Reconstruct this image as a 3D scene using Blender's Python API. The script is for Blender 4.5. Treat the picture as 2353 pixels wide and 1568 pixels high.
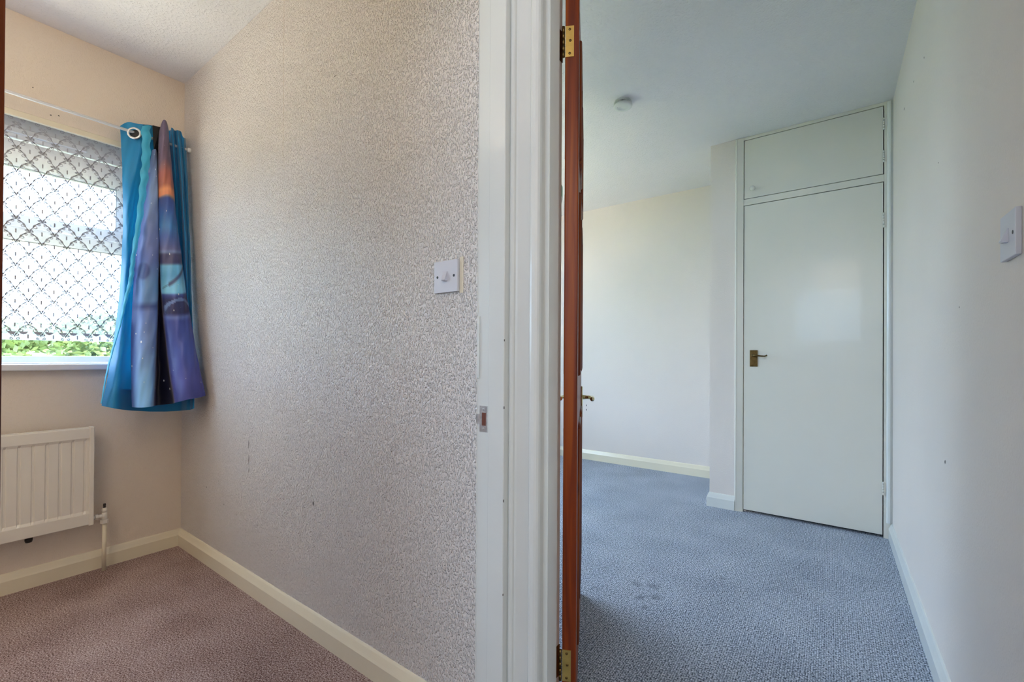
import bpy, bmesh, math, random
from mathutils import Vector, Matrix
random.seed(7)
S = bpy.context.scene
C = S.collection
PI = math.pi
for o in list(bpy.data.objects):
    bpy.data.objects.remove(o)

# ------------------------------------------------------------------ camera, world, light, exposure
cam_d = bpy.data.cameras.new('camera')
cam = bpy.data.objects.new('camera', cam_d)
C.objects.link(cam)
S.camera = cam
YAW, PIT, ROL, F, CY, H = .6256, .0044, -.0057, 1013.85, 815.66, .9839
cam_d.sensor_width = 36.0
cam_d.lens = 36.0 * F / 2353.0
cam_d.shift_y = (CY - 784.0) / 2353.0
cam_d.clip_start = .02
fw = Vector((-math.sin(YAW) * math.cos(PIT), math.cos(YAW) * math.cos(PIT), math.sin(PIT)))
rt = Vector((math.cos(YAW), math.sin(YAW), 0))
up = rt.cross(fw)
r2 = rt * math.cos(ROL) - up * math.sin(ROL)
u2 = rt * math.sin(ROL) + up * math.cos(ROL)
# image right axis = cos(rol)*r - sin(rol)*u ; image up axis = sin(rol)*r + cos(rol)*u
m = Matrix((( r2.x, u2.x, -fw.x, 0), (r2.y, u2.y, -fw.y, 0), (r2.z, u2.z, -fw.z, H), (0, 0, 0, 1)))
cam.matrix_world = m

S.view_settings.view_transform = 'Standard'
S.view_settings.look = 'None'
S.view_settings.gamma = 1
S.view_settings.use_curve_mapping = False
S.view_settings.exposure = 0.85

w = bpy.data.worlds.new('sky')
S.world = w
w.use_nodes = True
bg = w.node_tree.nodes['Background']
bg.inputs[0].default_value = (.57, .745, 1.0, 1)
bg.inputs[1].default_value = 6.4


def area(name, loc, rot, sx, sy, power, col, portal=False):
    l = bpy.data.lights.new(name, 'AREA')
    l.shape = 'RECTANGLE'
    l.size, l.size_y = sx, sy
    l.energy = power
    l.color = col
    if portal:
        l.cycles.is_portal = True
    o = bpy.data.objects.new(name, l)
    o.location = loc
    o.rotation_euler = rot
    C.objects.link(o)
    return o


# daylight enters through three window openings, two of them unseen and sized for the light: portals only steer the sampling of the sky
area('window_portal', (-2.93, -.15, 1.46), (0, -PI / 2, 0), 1.06, 1.72, 1, (1, 1, 1), True)
area('bedroom_window_portal', (-2.93, 2.125, 1.35), (0, -PI / 2, 0), 1.6, 1.75, 1, (1, 1, 1), True)
area('added_window_portal', (.05, -1.97, 1.65), (PI / 2, 0, 0), 1.1, .9, 1, (1, 1, 1), True)
sl = bpy.data.lights.new('sun', 'SUN')
sl.energy = 55
sl.angle = math.radians(.6)
sl.color = (1, .93, .82)
so = bpy.data.objects.new('sun', sl)
so.rotation_euler = Vector((-.15, -.62, -.75)).to_track_quat('-Z', 'Y').to_euler()
C.objects.link(so)
# guessed lamps, unseen, added to give the rooms warm fill light
def lamp(name, loc, power, col, size=.3):
    l = bpy.data.lights.new(name, 'POINT')
    l.energy = power
    l.color = col
    l.shadow_soft_size = size
    o = bpy.data.objects.new(name, l)
    o.location = loc
    C.objects.link(o)
    return o
lamp('landing_fill', (.1, -.9, 2.1), 10, (1, .80, .60))
lamp('left_room_fill', (-1.4, -.5, 2.05), 9, (1, .80, .6))

# ------------------------------------------------------------------ helpers
MATS = {}


def new_mat(name):
    mt = bpy.data.materials.new(name)
    mt.use_nodes = True
    nt = mt.node_tree
    return mt, nt, nt.nodes['Principled BSDF'], nt.nodes, nt.links


def srgb(r, g, b):
    f = lambda c: (c / 255 / 12.92) if c / 255 <= .04045 else ((c / 255 + .055) / 1.055) ** 2.4
    return (f(r), f(g), f(b), 1)


def simple(name, col, rough=.5, metal=0, bump=0, bscale=200, var=0, vscale=6, coat=0):
    mt, nt, p, N, L = new_mat(name)
    p.inputs['Base Color'].default_value = col
    p.inputs['Roughness'].default_value = rough
    p.inputs['Metallic'].default_value = metal
    p.inputs['Coat Weight'].default_value = coat
    tc = N.new('ShaderNodeTexCoord')
    if var:
        n = N.new('ShaderNodeTexNoise')
        n.inputs['Scale'].default_value = vscale
        n.inputs['Detail'].default_value = 6
        L.new(tc.outputs['Object'], n.inputs['Vector'])
        r = N.new('ShaderNodeValToRGB')
        r.color_ramp.elements[0].position = .3
        r.color_ramp.elements[1].position = .7
        r.color_ramp.elements[0].color = tuple(c * (1 - var) for c in col[:3]) + (1,)
        r.color_ramp.elements[1].color = tuple(min(1, c * (1 + var)) for c in col[:3]) + (1,)
        L.new(n.outputs['Fac'], r.inputs['Fac'])
        L.new(r.outputs['Color'], p.inputs['Base Color'])
    if bump:
        n = N.new('ShaderNodeTexNoise')
        n.inputs['Scale'].default_value = bscale
        n.inputs['Detail'].default_value = 3
        L.new(tc.outputs['Object'], n.inputs['Vector'])
        b = N.new('ShaderNodeBump')
        b.inputs['Strength'].default_value = bump
        b.inputs['Distance'].default_value = .002
        L.new(n.outputs['Fac'], b.inputs['Height'])
        L.new(b.outputs['Normal'], p.inputs['Normal'])
    MATS[name] = mt
    return mt


def woodchip(name, col, strength, dist, rough=.5, scale=(230, 230, 130), lo=.50, hi=.66, var=.02):
    """painted woodchip wallpaper: scattered raised chips over a fine pulp grain"""
    mt, nt, p, N, L = new_mat(name)
    p.inputs['Roughness'].default_value = rough
    tc = N.new('ShaderNodeTexCoord')
    mp = N.new('ShaderNodeMapping')
    mp.inputs['Scale'].default_value = scale
    L.new(tc.outputs['Object'], mp.inputs['Vector'])
    v = N.new('ShaderNodeTexNoise')
    v.inputs['Scale'].default_value = 1
    v.inputs['Detail'].default_value = 1.5
    v.inputs['Distortion'].default_value = .4
    L.new(mp.outputs[0], v.inputs['Vector'])
    mu = N.new('ShaderNodeMapRange')
    mu.interpolation_type = 'SMOOTHSTEP'
    mu.inputs['From Min'].default_value = lo
    mu.inputs['From Max'].default_value = hi
    L.new(v.outputs['Fac'], mu.inputs['Value'])
    n2 = N.new('ShaderNodeTexNoise')
    n2.inputs['Scale'].default_value = 170
    n2.inputs['Detail'].default_value = 2
    L.new(tc.outputs['Object'], n2.inputs['Vector'])
    ad = N.new('ShaderNodeMath')
    ad.operation = 'MULTIPLY_ADD'
    ad.inputs[1].default_value = .7
    L.new(n2.outputs['Fac'], ad.inputs[0])
    L.new(mu.outputs[0], ad.inputs[2])
    b = N.new('ShaderNodeBump')
    b.inputs['Strength'].default_value = strength
    b.inputs['Distance'].default_value = dist
    L.new(ad.outputs[0], b.inputs['Height'])
    L.new(b.outputs['Normal'], p.inputs['Normal'])
    n3 = N.new('ShaderNodeTexNoise')
    n3.inputs['Scale'].default_value = 1.3
    n3.inputs['Detail'].default_value = 4
    L.new(tc.outputs['Object'], n3.inputs['Vector'])
    r = N.new('ShaderNodeValToRGB')
    r.color_ramp.elements[0].position = .35
    r.color_ramp.elements[1].position = .65
    r.color_ramp.elements[0].color = tuple(c * (1 - var) for c in col[:3]) + (1,)
    r.color_ramp.elements[1].color = tuple(min(1, c * (1 + var)) for c in col[:3]) + (1,)
    L.new(n3.outputs['Fac'], r.inputs['Fac'])
    L.new(r.outputs['Color'], p.inputs['Base Color'])
    MATS[name] = mt
    return mt


STAINS = [(-0.68, 1.875, 0.022), (-0.615, 1.901, 0.024), (-0.63, 1.783, 0.02), (-0.581, 1.819, 0.022), (-0.59, 1.719, 0.016), (-0.808, 1.74, 0.012), (-0.389, 2.151, 0.012)]


def carpet(name, stops, rib=0, fleck=260):
    mt, nt, p, N, L = new_mat(name)
    p.inputs['Roughness'].default_value = .95
    p.inputs['Specular IOR Level'].default_value = .1
    p.inputs['Sheen Weight'].default_value = .15
    tc = N.new('ShaderNodeTexCoord')
    n = N.new('ShaderNodeTexNoise')
    n.inputs['Scale'].default_value = fleck
    n.inputs['Detail'].default_value = 2.5
    n.inputs['Roughness'].default_value = .7
    L.new(tc.outputs['Object'], n.inputs['Vector'])
    n2 = N.new('ShaderNodeTexNoise')
    n2.inputs['Scale'].default_value = 3.5
    n2.inputs['Detail'].default_value = 5
    L.new(tc.outputs['Object'], n2.inputs['Vector'])
    m1 = N.new('ShaderNodeMath')
    m1.operation = 'MULTIPLY_ADD'
    m1.inputs[1].default_value = .10 if rib else .2
    L.new(n2.outputs['Fac'], m1.inputs[0])
    L.new(n.outputs['Fac'], m1.inputs[2])
    height = n.outputs['Fac']
    fac = m1.outputs[0]
    if rib:
        sx = N.new('ShaderNodeSeparateXYZ')
        L.new(tc.outputs['Object'], sx.inputs[0])
        wob = N.new('ShaderNodeTexNoise')
        wob.inputs['Scale'].default_value = 90
        L.new(tc.outputs['Object'], wob.inputs['Vector'])
        wa = N.new('ShaderNodeMath')
        wa.operation = 'MULTIPLY_ADD'
        wa.inputs[1].default_value = .003
        L.new(wob.outputs['Fac'], wa.inputs[0])
        L.new(sx.outputs[0], wa.inputs[2])
        k = N.new('ShaderNodeMath')
        k.operation = 'MULTIPLY'
        k.inputs[1].default_value = 2 * PI / rib
        L.new(wa.outputs[0], k.inputs[0])
        s = N.new('ShaderNodeMath')
        s.operation = 'SINE'
        L.new(k.outputs[0], s.inputs[0])
        m2 = N.new('ShaderNodeMath')
        m2.operation = 'MULTIPLY_ADD'
        m2.inputs[1].default_value = .04
        L.new(s.outputs[0], m2.inputs[0])
        L.new(fac, m2.inputs[2])
        fac = m2.outputs[0]
        m3 = N.new('ShaderNodeMath')
        m3.operation = 'MULTIPLY_ADD'
        m3.inputs[1].default_value = .14
        L.new(s.outputs[0], m3.inputs[0])
        L.new(height, m3.inputs[2])
        height = m3.outputs[0]
    r = N.new('ShaderNodeValToRGB')
    cr = r.color_ramp
    cr.elements[0].position = stops[0][0]
    cr.elements[0].color = stops[0][1]
    cr.elements[1].position = stops[-1][0]
    cr.elements[1].color = stops[-1][1]
    for q in stops[1:-1]:
        e = cr.elements.new(q[0])
        e.color = q[1]
    L.new(fac, r.inputs['Fac'])
    out = r.outputs['Color']
    if rib:          # a few old dark spills trodden into the pile
        wn = N.new('ShaderNodeTexNoise')
        wn.inputs['Scale'].default_value = 55
        L.new(tc.outputs['Object'], wn.inputs['Vector'])
        ax = N.new('ShaderNodeMixRGB')
        ax.blend_type = 'ADD'
        ax.inputs[0].default_value = .05
        L.new(tc.outputs['Object'], ax.inputs[1])
        L.new(wn.outputs['Color'], ax.inputs[2])
        for (x_, y_, r_) in STAINS:
            vd = N.new('ShaderNodeVectorMath')
            vd.operation = 'DISTANCE'
            vd.inputs[1].default_value = (x_ + .025, y_ + .025, .025)
            L.new(ax.outputs[0], vd.inputs[0])
            q = N.new('ShaderNodeMapRange')
            q.interpolation_type = 'SMOOTHSTEP'
            q.inputs['From Min'].default_value = r_ * .4
            q.inputs['From Max'].default_value = r_ * 1.5
            q.inputs['To Min'].default_value = .42
            q.inputs['To Max'].default_value = 0
            L.new(vd.outputs['Value'], q.inputs['Value'])
            mm = N.new('ShaderNodeMixRGB')
            mm.inputs[2].default_value = srgb(60, 66, 84)
            L.new(q.outputs[0], mm.inputs[0])
            L.new(out, mm.inputs[1])
            out = mm.outputs[0]
    L.new(out, p.inputs['Base Color'])
    b = N.new('ShaderNodeBump')
    b.inputs['Strength'].default_value = .8
    b.inputs['Distance'].default_value = .004
    L.new(height, b.inputs['Height'])
    L.new(b.outputs['Normal'], p.inputs['Normal'])
    MATS[name] = mt
    return mt


def wood(name, c0, c1, c2):
    mt, nt, p, N, L = new_mat(name)
    p.inputs['Roughness'].default_value = .4
    p.inputs['Coat Weight'].default_value = .05
    p.inputs['Specular IOR Level'].default_value = .3
    p.inputs['Coat Roughness'].default_value = .15
    tc = N.new('ShaderNodeTexCoord')
    mp = N.new('ShaderNodeMapping')
    mp.inputs['Scale'].default_value = (45, 45, 1.6)
    L.new(tc.outputs['Object'], mp.inputs['Vector'])
    n = N.new('ShaderNodeTexNoise')
    n.inputs['Scale'].default_value = 1.0
    n.inputs['Detail'].default_value = 5
    n.inputs['Distortion'].default_value = .6
    L.new(mp.outputs[0], n.inputs['Vector'])
    r = N.new('ShaderNodeValToRGB')
    cr = r.color_ramp
    cr.elements[0].position = .3
    cr.elements[0].color = c0
    cr.elements[1].position = .72
    cr.elements[1].color = c2
    e = cr.elements.new(.5)
    e.color = c1
    L.new(n.outputs['Fac'], r.inputs['Fac'])
    # knots
    v = N.new('ShaderNodeTexVoronoi')
    v.inputs['Scale'].default_value = 1.0
    mk = N.new('ShaderNodeMapping')
    mk.inputs['Scale'].default_value = (12, 12, 4.2)
    L.new(tc.outputs['Object'], mk.inputs['Vector'])
    L.new(mk.outputs[0], v.inputs['Vector'])
    kr = N.new('ShaderNodeMapRange')
    kr.inputs['From Min'].default_value = .03
    kr.inputs['From Max'].default_value = .11
    kr.inputs['To Min'].default_value = .75
    kr.inputs['To Max'].default_value = 0
    L.new(v.outputs['Distance'], kr.inputs['Value'])
    mx = N.new('ShaderNodeMixRGB')
    mx.inputs[2].default_value = (.03, .008, .003, 1)
    L.new(kr.outputs[0], mx.inputs[0])
    L.new(r.outputs['Color'], mx.inputs[1])
    L.new(mx.outputs[0], p.inputs['Base Color'])
    MATS[name] = mt
    return mt


MAGN = (.80, .745, .685, 1)
woodchip('wallpaper_woodchip', (.82, .77, .735, 1), 1.0, .0048, .30, scale=(210, 210, 115), lo=.50, hi=.62)
woodchip('wallpaper_smooth', (.83, .735, .625, 1), .45, .0012, .6)
woodchip('wallpaper_right_room', (.82, .745, .69, 1), .3, .0010, .5)
woodchip('ceiling_paint', (.86, .84, .86, 1), .55, .0020, .7, scale=(90, 90, 90), lo=.45, hi=.7)
carpet('carpet_mauve', [(.42, srgb(50, 26, 20)), (.53, srgb(126, 92, 82)), (.62, srgb(172, 146, 140)), (.76, srgb(222, 204, 198))], fleck=230)
carpet('carpet_grey', [(.40, srgb(50, 58, 76)), (.53, srgb(142, 153, 170)), (.62, srgb(192, 202, 218)), (.76, srgb(236, 240, 250))], rib=.0066, fleck=165)
simple('gloss_cream', (.86, .79, .62, 1), .22, var=.03, vscale=3, coat=.2, bump=.15, bscale=40)
simple('gloss_white', (.76, .78, .75, 1), .25, var=.03, vscale=4, coat=.2, bump=.2, bscale=35)
simple('cupboard_paint', (.80, .78, .70, 1), .30, var=.03, vscale=1.5, bump=.12, bscale=25, coat=.15)
simple('radiator_enamel', (.88, .84, .76, 1), .3, var=.02)
simple('upvc', (.80, .83, .88, 1), .3, var=.01)
simple('plastic_white', (.68, .69, .76, 1), .3)
simple('alarm_plastic', (.74, .76, .74, 1), .4)
simple('black_plastic', (.012, .012, .014, 1), .4)
simple('dark_gap', (.02, .018, .012, 1), .9)
simple('scuff', (.12, .11, .10, 1), .8)
simple('brass', (.62, .42, .12, 1), .28, 1, var=.15, vscale=40)
simple('brass_dull', (.16, .10, .035, 1), .4, 1, var=.3, vscale=60)
simple('brass_pale', (.75, .68, .45, 1), .2, 1, var=.1, vscale=40)
simple('chrome', (.72, .73, .73, 1), .32, .75, var=.2, vscale=80)
simple('rail_white', (.95, .95, .96, 1), .2)
simple('mortice', (.16, .05, .03, 1), .8)
simple('green_shade', (.20, .45, .32, 1), .7)
simple('shade_trim', (.8, .8, .74, 1), .7)
wood('varnished_pine', srgb(80, 24, 0), srgb(124, 48, 0), srgb(158, 78, 4))


def satin(name, col, rough=.42):
    mt, nt, p, N, L = new_mat(name)
    p.inputs['Base Color'].default_value = col
    p.inputs['Roughness'].default_value = rough
    p.inputs['Sheen Weight'].default_value = .3
    tr = N.new('ShaderNodeBsdfTranslucent')
    tr.inputs['Color'].default_value = col
    mx = N.new('ShaderNodeMixShader')
    mx.inputs[0].default_value = .22
    L.new(p.outputs[0], mx.inputs[1])
    L.new(tr.outputs[0], mx.inputs[2])
    L.new(mx.outputs[0], N['Material Output'].inputs['Surface'])
    MATS[name] = mt
    return mt


satin('teal_satin', srgb(8, 142, 200))
satin('ruffle_satin', srgb(64, 184, 222))

# printed satin: colours come from a print stored on the mesh, darkened in the fold valley, stars from small cells
mt, nt, p, N, L = new_mat('printed_satin')
at = N.new('ShaderNodeVertexColor')
at.layer_name = 'print'
p.inputs['Roughness'].default_value = .4
p.inputs['Sheen Weight'].default_value = .2
uv = N.new('ShaderNodeUVMap')
v = N.new('ShaderNodeTexVoronoi')
v.inputs['Scale'].default_value = 26
v.inputs['Randomness'].default_value = 1
L.new(uv.outputs[0], v.inputs['Vector'])
sp = N.new('ShaderNodeSeparateColor')
L.new(v.outputs['Color'], sp.inputs[0])
rad = N.new('ShaderNodeMath')
rad.operation = 'MULTIPLY'
rad.inputs[1].default_value = .17
pw = N.new('ShaderNodeMath')
pw.operation = 'POWER'
pw.inputs[1].default_value = 2.5
L.new(sp.outputs[1], pw.inputs[0])
L.new(pw.outputs[0], rad.inputs[0])
sb = N.new('ShaderNodeMath')
sb.operation = 'SUBTRACT'
L.new(rad.outputs[0], sb.inputs[0])
L.new(v.outputs['Distance'], sb.inputs[1])
sc = N.new('ShaderNodeMath')
sc.operation = 'MULTIPLY'
sc.inputs[1].default_value = 40
sc.use_clamp = True
L.new(sb.outputs[0], sc.inputs[0])
mx = N.new('ShaderNodeMixRGB')
mx.inputs[2].default_value = (.9, .95, 1, 1)
L.new(sc.outputs[0], mx.inputs[0])
L.new(at.outputs['Color'], mx.inputs[1])
L.new(mx.outputs[0], p.inputs['Base Color'])
MATS['printed_satin'] = mt

# sheer net: woven gauze, part open
mt, nt, p, N, L = new_mat('net_gauze')
tr = N.new('ShaderNodeBsdfTransparent')
df = N.new('ShaderNodeBsdfDiffuse')
df.inputs['Color'].default_value = (.85, .87, .9, 1)
tl = N.new('ShaderNodeBsdfTranslucent')
tl.inputs['Color'].default_value = (.85, .87, .9, 1)
m1 = N.new('ShaderNodeMixShader')
m1.inputs[0].default_value = .6
L.new(df.outputs[0], m1.inputs[1])
L.new(tl.outputs[0], m1.inputs[2])
m2 = N.new('ShaderNodeMixShader')
m2.inputs[0].default_value = .24
L.new(tr.outputs[0], m2.inputs[1])
L.new(m1.outputs[0], m2.inputs[2])
L.new(m2.outputs[0], N['Material Output'].inputs['Surface'])
MATS['net_gauze'] = mt
simple('net_thread', (.42, .43, .48, 1), .9)

mt, nt, p, N, L = new_mat('window_glass')
tr = N.new('ShaderNodeBsdfTransparent')
tr.inputs['Color'].default_value = (.95, .98, .98, 1)
gl = N.new('ShaderNodeBsdfGlossy')
gl.inputs['Roughness'].default_value = .02
m2 = N.new('ShaderNodeMixShader')
m2.inputs[0].default_value = .04
L.new(tr.outputs[0], m2.inputs[1])
L.new(gl.outputs[0], m2.inputs[2])
L.new(m2.outputs[0], N['Material Output'].inputs['Surface'])
MATS['window_glass'] = mt
simple('leaf', (.14, .19, .06, 1), .5, var=.5, vscale=4)
simple('bark', (.12, .08, .05, 1), .9)
simple('pale_ground', (.50, .46, .36, 1), .9, var=.2, vscale=2)  # unseen ground, made pale to bounce light up into the rooms


def obj(name, bm, mat, parent=None, smooth=False, loc=None):
    me = bpy.data.meshes.new(name)
    bm.normal_update()
    bm.to_mesh(me)
    bm.free()
    me.materials.append(MATS[mat])
    if smooth:
        me.shade_smooth() if smooth is True else me.shade_auto_smooth() if hasattr(me, 'shade_auto_smooth') else me.shade_smooth()
    o = bpy.data.objects.new(name, me)
    C.objects.link(o)
    if parent:
        o.parent = parent
        o.matrix_parent_inverse = Matrix.Identity(4)
    return o


def tag(o, label=None, cat=None, group=None, kind=None):
    if label: o['label'] = label
    if cat: o['category'] = cat
    if group: o['group'] = group
    if kind: o['kind'] = kind
    return o


def empty(name, loc=(0, 0, 0), rz=0):
    o = bpy.data.objects.new(name, None)
    o.location = loc
    o.rotation_euler = (0, 0, rz)
    o.empty_display_size = .05
    C.objects.link(o)
    return o


def bx(bm, x0, x1, y0, y1, z0, z1, bev=0, M=None):
    vs = [bm.verts.new((x, y, z)) for x in (x0, x1) for y in (y0, y1) for z in (z0, z1)]
    fs = [(0, 1, 3, 2), (4, 6, 7, 5), (0, 4, 5, 1), (2, 3, 7, 6), (0, 2, 6, 4), (1, 5, 7, 3)]
    F_ = [bm.faces.new([vs[i] for i in f]) for f in fs]
    if bev:
        ed = set(e for f in F_ for e in f.edges)
        r = bmesh.ops.bevel(bm, geom=list(ed), offset=bev, segments=2, affect='EDGES', profile=.5)
        vs = list(set(v for f in r['faces'] for v in f.verts) | set(v for v in vs if v.is_valid))
    if M:
        bmesh.ops.transform(bm, matrix=M, verts=vs)
    return vs


def box(name, x0, x1, y0, y1, z0, z1, mat, parent=None, bev=0):
    bm = bmesh.new()
    bx(bm, min(x0, x1), max(x0, x1), min(y0, y1), max(y0, y1), min(z0, z1), max(z0, z1), bev)
    return obj(name, bm, mat, parent)


def prism(bm, pts, a, b, axis='z'):
    """extrude a closed plan polygon between a and b along an axis"""
    def V(p, t):
        if axis == 'z': return (p[0], p[1], t)
        if axis == 'x': return (t, p[0], p[1])
        return (p[0], t, p[1])
    A = [bm.verts.new(V(p, a)) for p in pts]
    B = [bm.verts.new(V(p, b)) for p in pts]
    n = len(pts)
    for i in range(n):
        bm.faces.new((A[i], A[(i + 1) % n], B[(i + 1) % n], B[i]))
    bm.faces.new(A[::-1])
    bm.faces.new(B)
    bmesh.ops.recalc_face_normals(bm, faces=bm.faces[:])


def lathe(bm, prof, seg=32, M=None):
    rings = []
    for r, z in prof:
        if r < 1e-6:
            rings.append([bm.verts.new((0, 0, z))])
        else:
            rings.append([bm.verts.new((r * math.cos(2 * PI * i / seg), r * math.sin(2 * PI * i / seg), z)) for i in range(seg)])
    for A, B in zip(rings, rings[1:]):
        for i in range(seg):
            j = (i + 1) % seg
            if len(A) == 1 and len(B) == 1: continue
            if len(A) == 1: bm.faces.new((A[0], B[i], B[j]))
            elif len(B) == 1: bm.faces.new((A[i], A[j], B[0]))
            else: bm.faces.new((A[i], A[j], B[j], B[i]))
    bmesh.ops.recalc_face_normals(bm, faces=bm.faces[:])
    vs = [v for r in rings for v in r]
    if M: bmesh.ops.transform(bm, matrix=M, verts=vs)
    return vs


def tube(bm, pts, rad, seg=12, flat=1.0):
    pts = [Vector(p) for p in pts]
    rad = rad if isinstance(rad, (list, tuple)) else [rad] * len(pts)
    prev = None
    rings = []
    for i, p in enumerate(pts):
        t = (pts[min(i + 1, len(pts) - 1)] - pts[max(i - 1, 0)]).normalized()
        if prev is None:
            a = Vector((0, 0, 1)) if abs(t.z) < .9 else Vector((1, 0, 0))
            prev = t.cross(a).normalized()
        n = (prev - t * prev.dot(t)).normalized()
        b = t.cross(n)
        prev = n
        rings.append([bm.verts.new(p + rad[i] * (math.cos(2 * PI * k / seg) * n + flat * math.sin(2 * PI * k / seg) * b)) for k in range(seg)])
    for A, B in zip(rings, rings[1:]):
        for i in range(seg):
            j = (i + 1) % seg
            bm.faces.new((A[i], A[j], B[j], B[i]))
    bm.faces.new(rings[0][::-1])
    bm.faces.new(rings[-1])
    bmesh.ops.recalc_face_normals(bm, faces=bm.faces[:])


def RX(a): return Matrix.Rotation(a, 4, 'X')
def RY(a): return Matrix.Rotation(a, 4, 'Y')
def RZ(a): return Matrix.Rotation(a, 4, 'Z')
def T(*a): return Matrix.Translation(a)


def grid_wall(name, plane, c, u0, u1, z0, z1, mat, holes=(), thick=.1, sign=1, parent=None):
    """wall slab with rectangular openings; plane 'x' or 'y' at c, body extends sign*thick behind"""
    us = sorted(set([u0, u1] + [h[0] for h in holes] + [h[1] for h in holes]))
    zs = sorted(set([z0, z1] + [h[2] for h in holes] + [h[3] for h in holes]))
    inh = lambda u, z: any(h[0] < u < h[1] and h[2] < z < h[3] for h in holes)
    bm = bmesh.new()
    cache = {}
    def V(u, z, k):
        key = (round(u, 5), round(z, 5), k)
        if key not in cache:
            d = c + k * sign * thick
            cache[key] = bm.verts.new((d, u, z) if plane == 'x' else (u, d, z))
        return cache[key]
    solid = set()
    for i in range(len(us) - 1):
        for j in range(len(zs) - 1):
            if not inh((us[i] + us[i + 1]) / 2, (zs[j] + zs[j + 1]) / 2): solid.add((i, j))
    for (i, j) in solid:
        a, b, e, f = us[i], us[i + 1], zs[j], zs[j + 1]
        for k in (0, 1):
            bm.faces.new((V(a, e, k), V(b, e, k), V(b, f, k), V(a, f, k)))
        for (di, dj, q) in ((-1, 0, (a, e, a, f)), (1, 0, (b, e, b, f)), (0, -1, (a, e, b, e)), (0, 1, (a, f, b, f))):
            if (i + di, j + dj) not in solid:
                bm.faces.new((V(q[0], q[1], 0), V(q[2], q[3], 0), V(q[2], q[3], 1), V(q[0], q[1], 1)))
    bmesh.ops.recalc_face_normals(bm, faces=bm.faces[:])
    o = obj(name, bm, mat, parent)
    return tag(o, kind='structure')


def struct(o, label=None):
    return tag(o, label, None, None, 'structure')

# ------------------------------------------------------------------ setting
XW, YP, YB, YC, XR = -2.737, .857, 3.879, 3.161, .273
CH = 2.40
WO = (-1.2, .70, .93, 1.995)        # left room window opening (y0,y1,z0,z1)
W2 = (1.25, 3.0, .55, 2.15)        # right room window, unseen, enlarged to let in more light
struct(box('floor', -2.85, -.672, -1.7, .90, -.06, 0, 'carpet_mauve'), 'brown and mauve flecked carpet of the left room')
struct(box('floor', -2.85, .40, .90, 4.0, -.06, 0, 'carpet_grey'), 'grey blue ribbed carpet of the right room')
struct(box('floor', -.672, 1.1, -2.1, .90, -.06, 0, 'carpet_grey'), 'carpet of the landing under the camera')
# ceilings
struct(box('ceiling', -2.85, -.64, -1.7, .90, CH, CH + .06, 'ceiling_paint'), 'white ceiling of the left room')
struct(box('ceiling', -2.85, .40, .90, 4.0, CH, CH + .06, 'ceiling_paint'), 'white stippled ceiling of the right room')
struct(box('ceiling', -.64, 1.1, -2.1, .90, CH, CH + .06, 'ceiling_paint'), 'landing ceiling above the camera')
# walls
grid_wall('wall_left', 'x', XW, -1.7, YP + .02, 0, CH, 'wallpaper_smooth', [WO], .16, -1)
struct(bpy.data.objects['wall_left'], 'magnolia window wall of the left room')
struct(box('wall_center', XW - .16, -.718, YP, .979, 0, CH, 'wallpaper_woodchip'), 'woodchip papered partition wall with a light switch')
grid_wall('wall_left', 'x', XW, .979, 4.0, 0, CH, 'wallpaper_right_room', [W2], .16, -1)
struct(bpy.data.objects['wall_left.001'], 'window wall of the right room, out of view')
struct(box('wall_back', XW - .16, -.651, YB, 4.0, 0, CH, 'wallpaper_right_room'), 'far wall of the right room beyond the cupboard')
# pillar left of the cupboard, with its side return
struct(box('wall_pillar', -.653, -.478, YC, YB, 0, CH, 'wallpaper_right_room'), 'narrow papered wall beside the cupboard door')
struct(box('wall_right', XR, XR + .1, .979, 4.0, 0, CH, 'wallpaper_right_room'), 'long right wall of the right room')
struct(box('wall_back', -1.2 - 1.6, -.62, -1.7, -1.6, 0, CH, 'wallpaper_smooth'), 'rear wall of the left room, behind the camera')
# landing: wall with the left doorway (plane x), wall with the right doorway (plane y)
grid_wall('wall_landing', 'x', -.627, -2.1, .858, 0, CH, 'wallpaper_smooth', [(.0, .856, 0, 1.97)], .09, -1)
struct(bpy.data.objects['wall_landing'], 'landing wall around the left doorway')
bm = bmesh.new()
bx(bm, .262, 1.1, .887, .979, 0, CH)
bx(bm, -.625, .262, .887, .979, 1.975, CH)
bx(bm, -.717, -.572, .872, .975, 0, CH)
struct(obj('wall_landing', bm, 'wallpaper_smooth'), 'landing wall around the right doorway')
grid_wall('wall_landing', 'y', -2.0, -.7, 1.1, 0, CH, 'wallpaper_smooth', [(-.5, .6, 1.2, 2.1)], .1, -1)
struct(bpy.data.objects['wall_landing.002'], 'landing wall with an added window, behind the camera')
struct(box('wall_landing', 1.0, 1.1, -2.0, .887, 0, CH, 'wallpaper_smooth'), 'landing wall to the right of the camera')


def skirt(name, pts_mat, parent=None):
    pass


SK = [(0, 0), (.016, 0), (.016, .058), (.0125, .066), (.006, .083), (.003, .088), (0, .089)]


def skirting(name, axis, c, sgn, a, b, mat, label, sc=1.0):
    """skirting board on the wall plane c; profile points outwards by sgn"""
    bm = bmesh.new()
    pts = [(c + sgn * p[0], p[1] * sc) for p in SK]
    prism(bm, pts, a, b, 'y' if axis == 'x' else 'x')
    o = obj(name, bm, mat)
    return struct(o, label)


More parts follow.
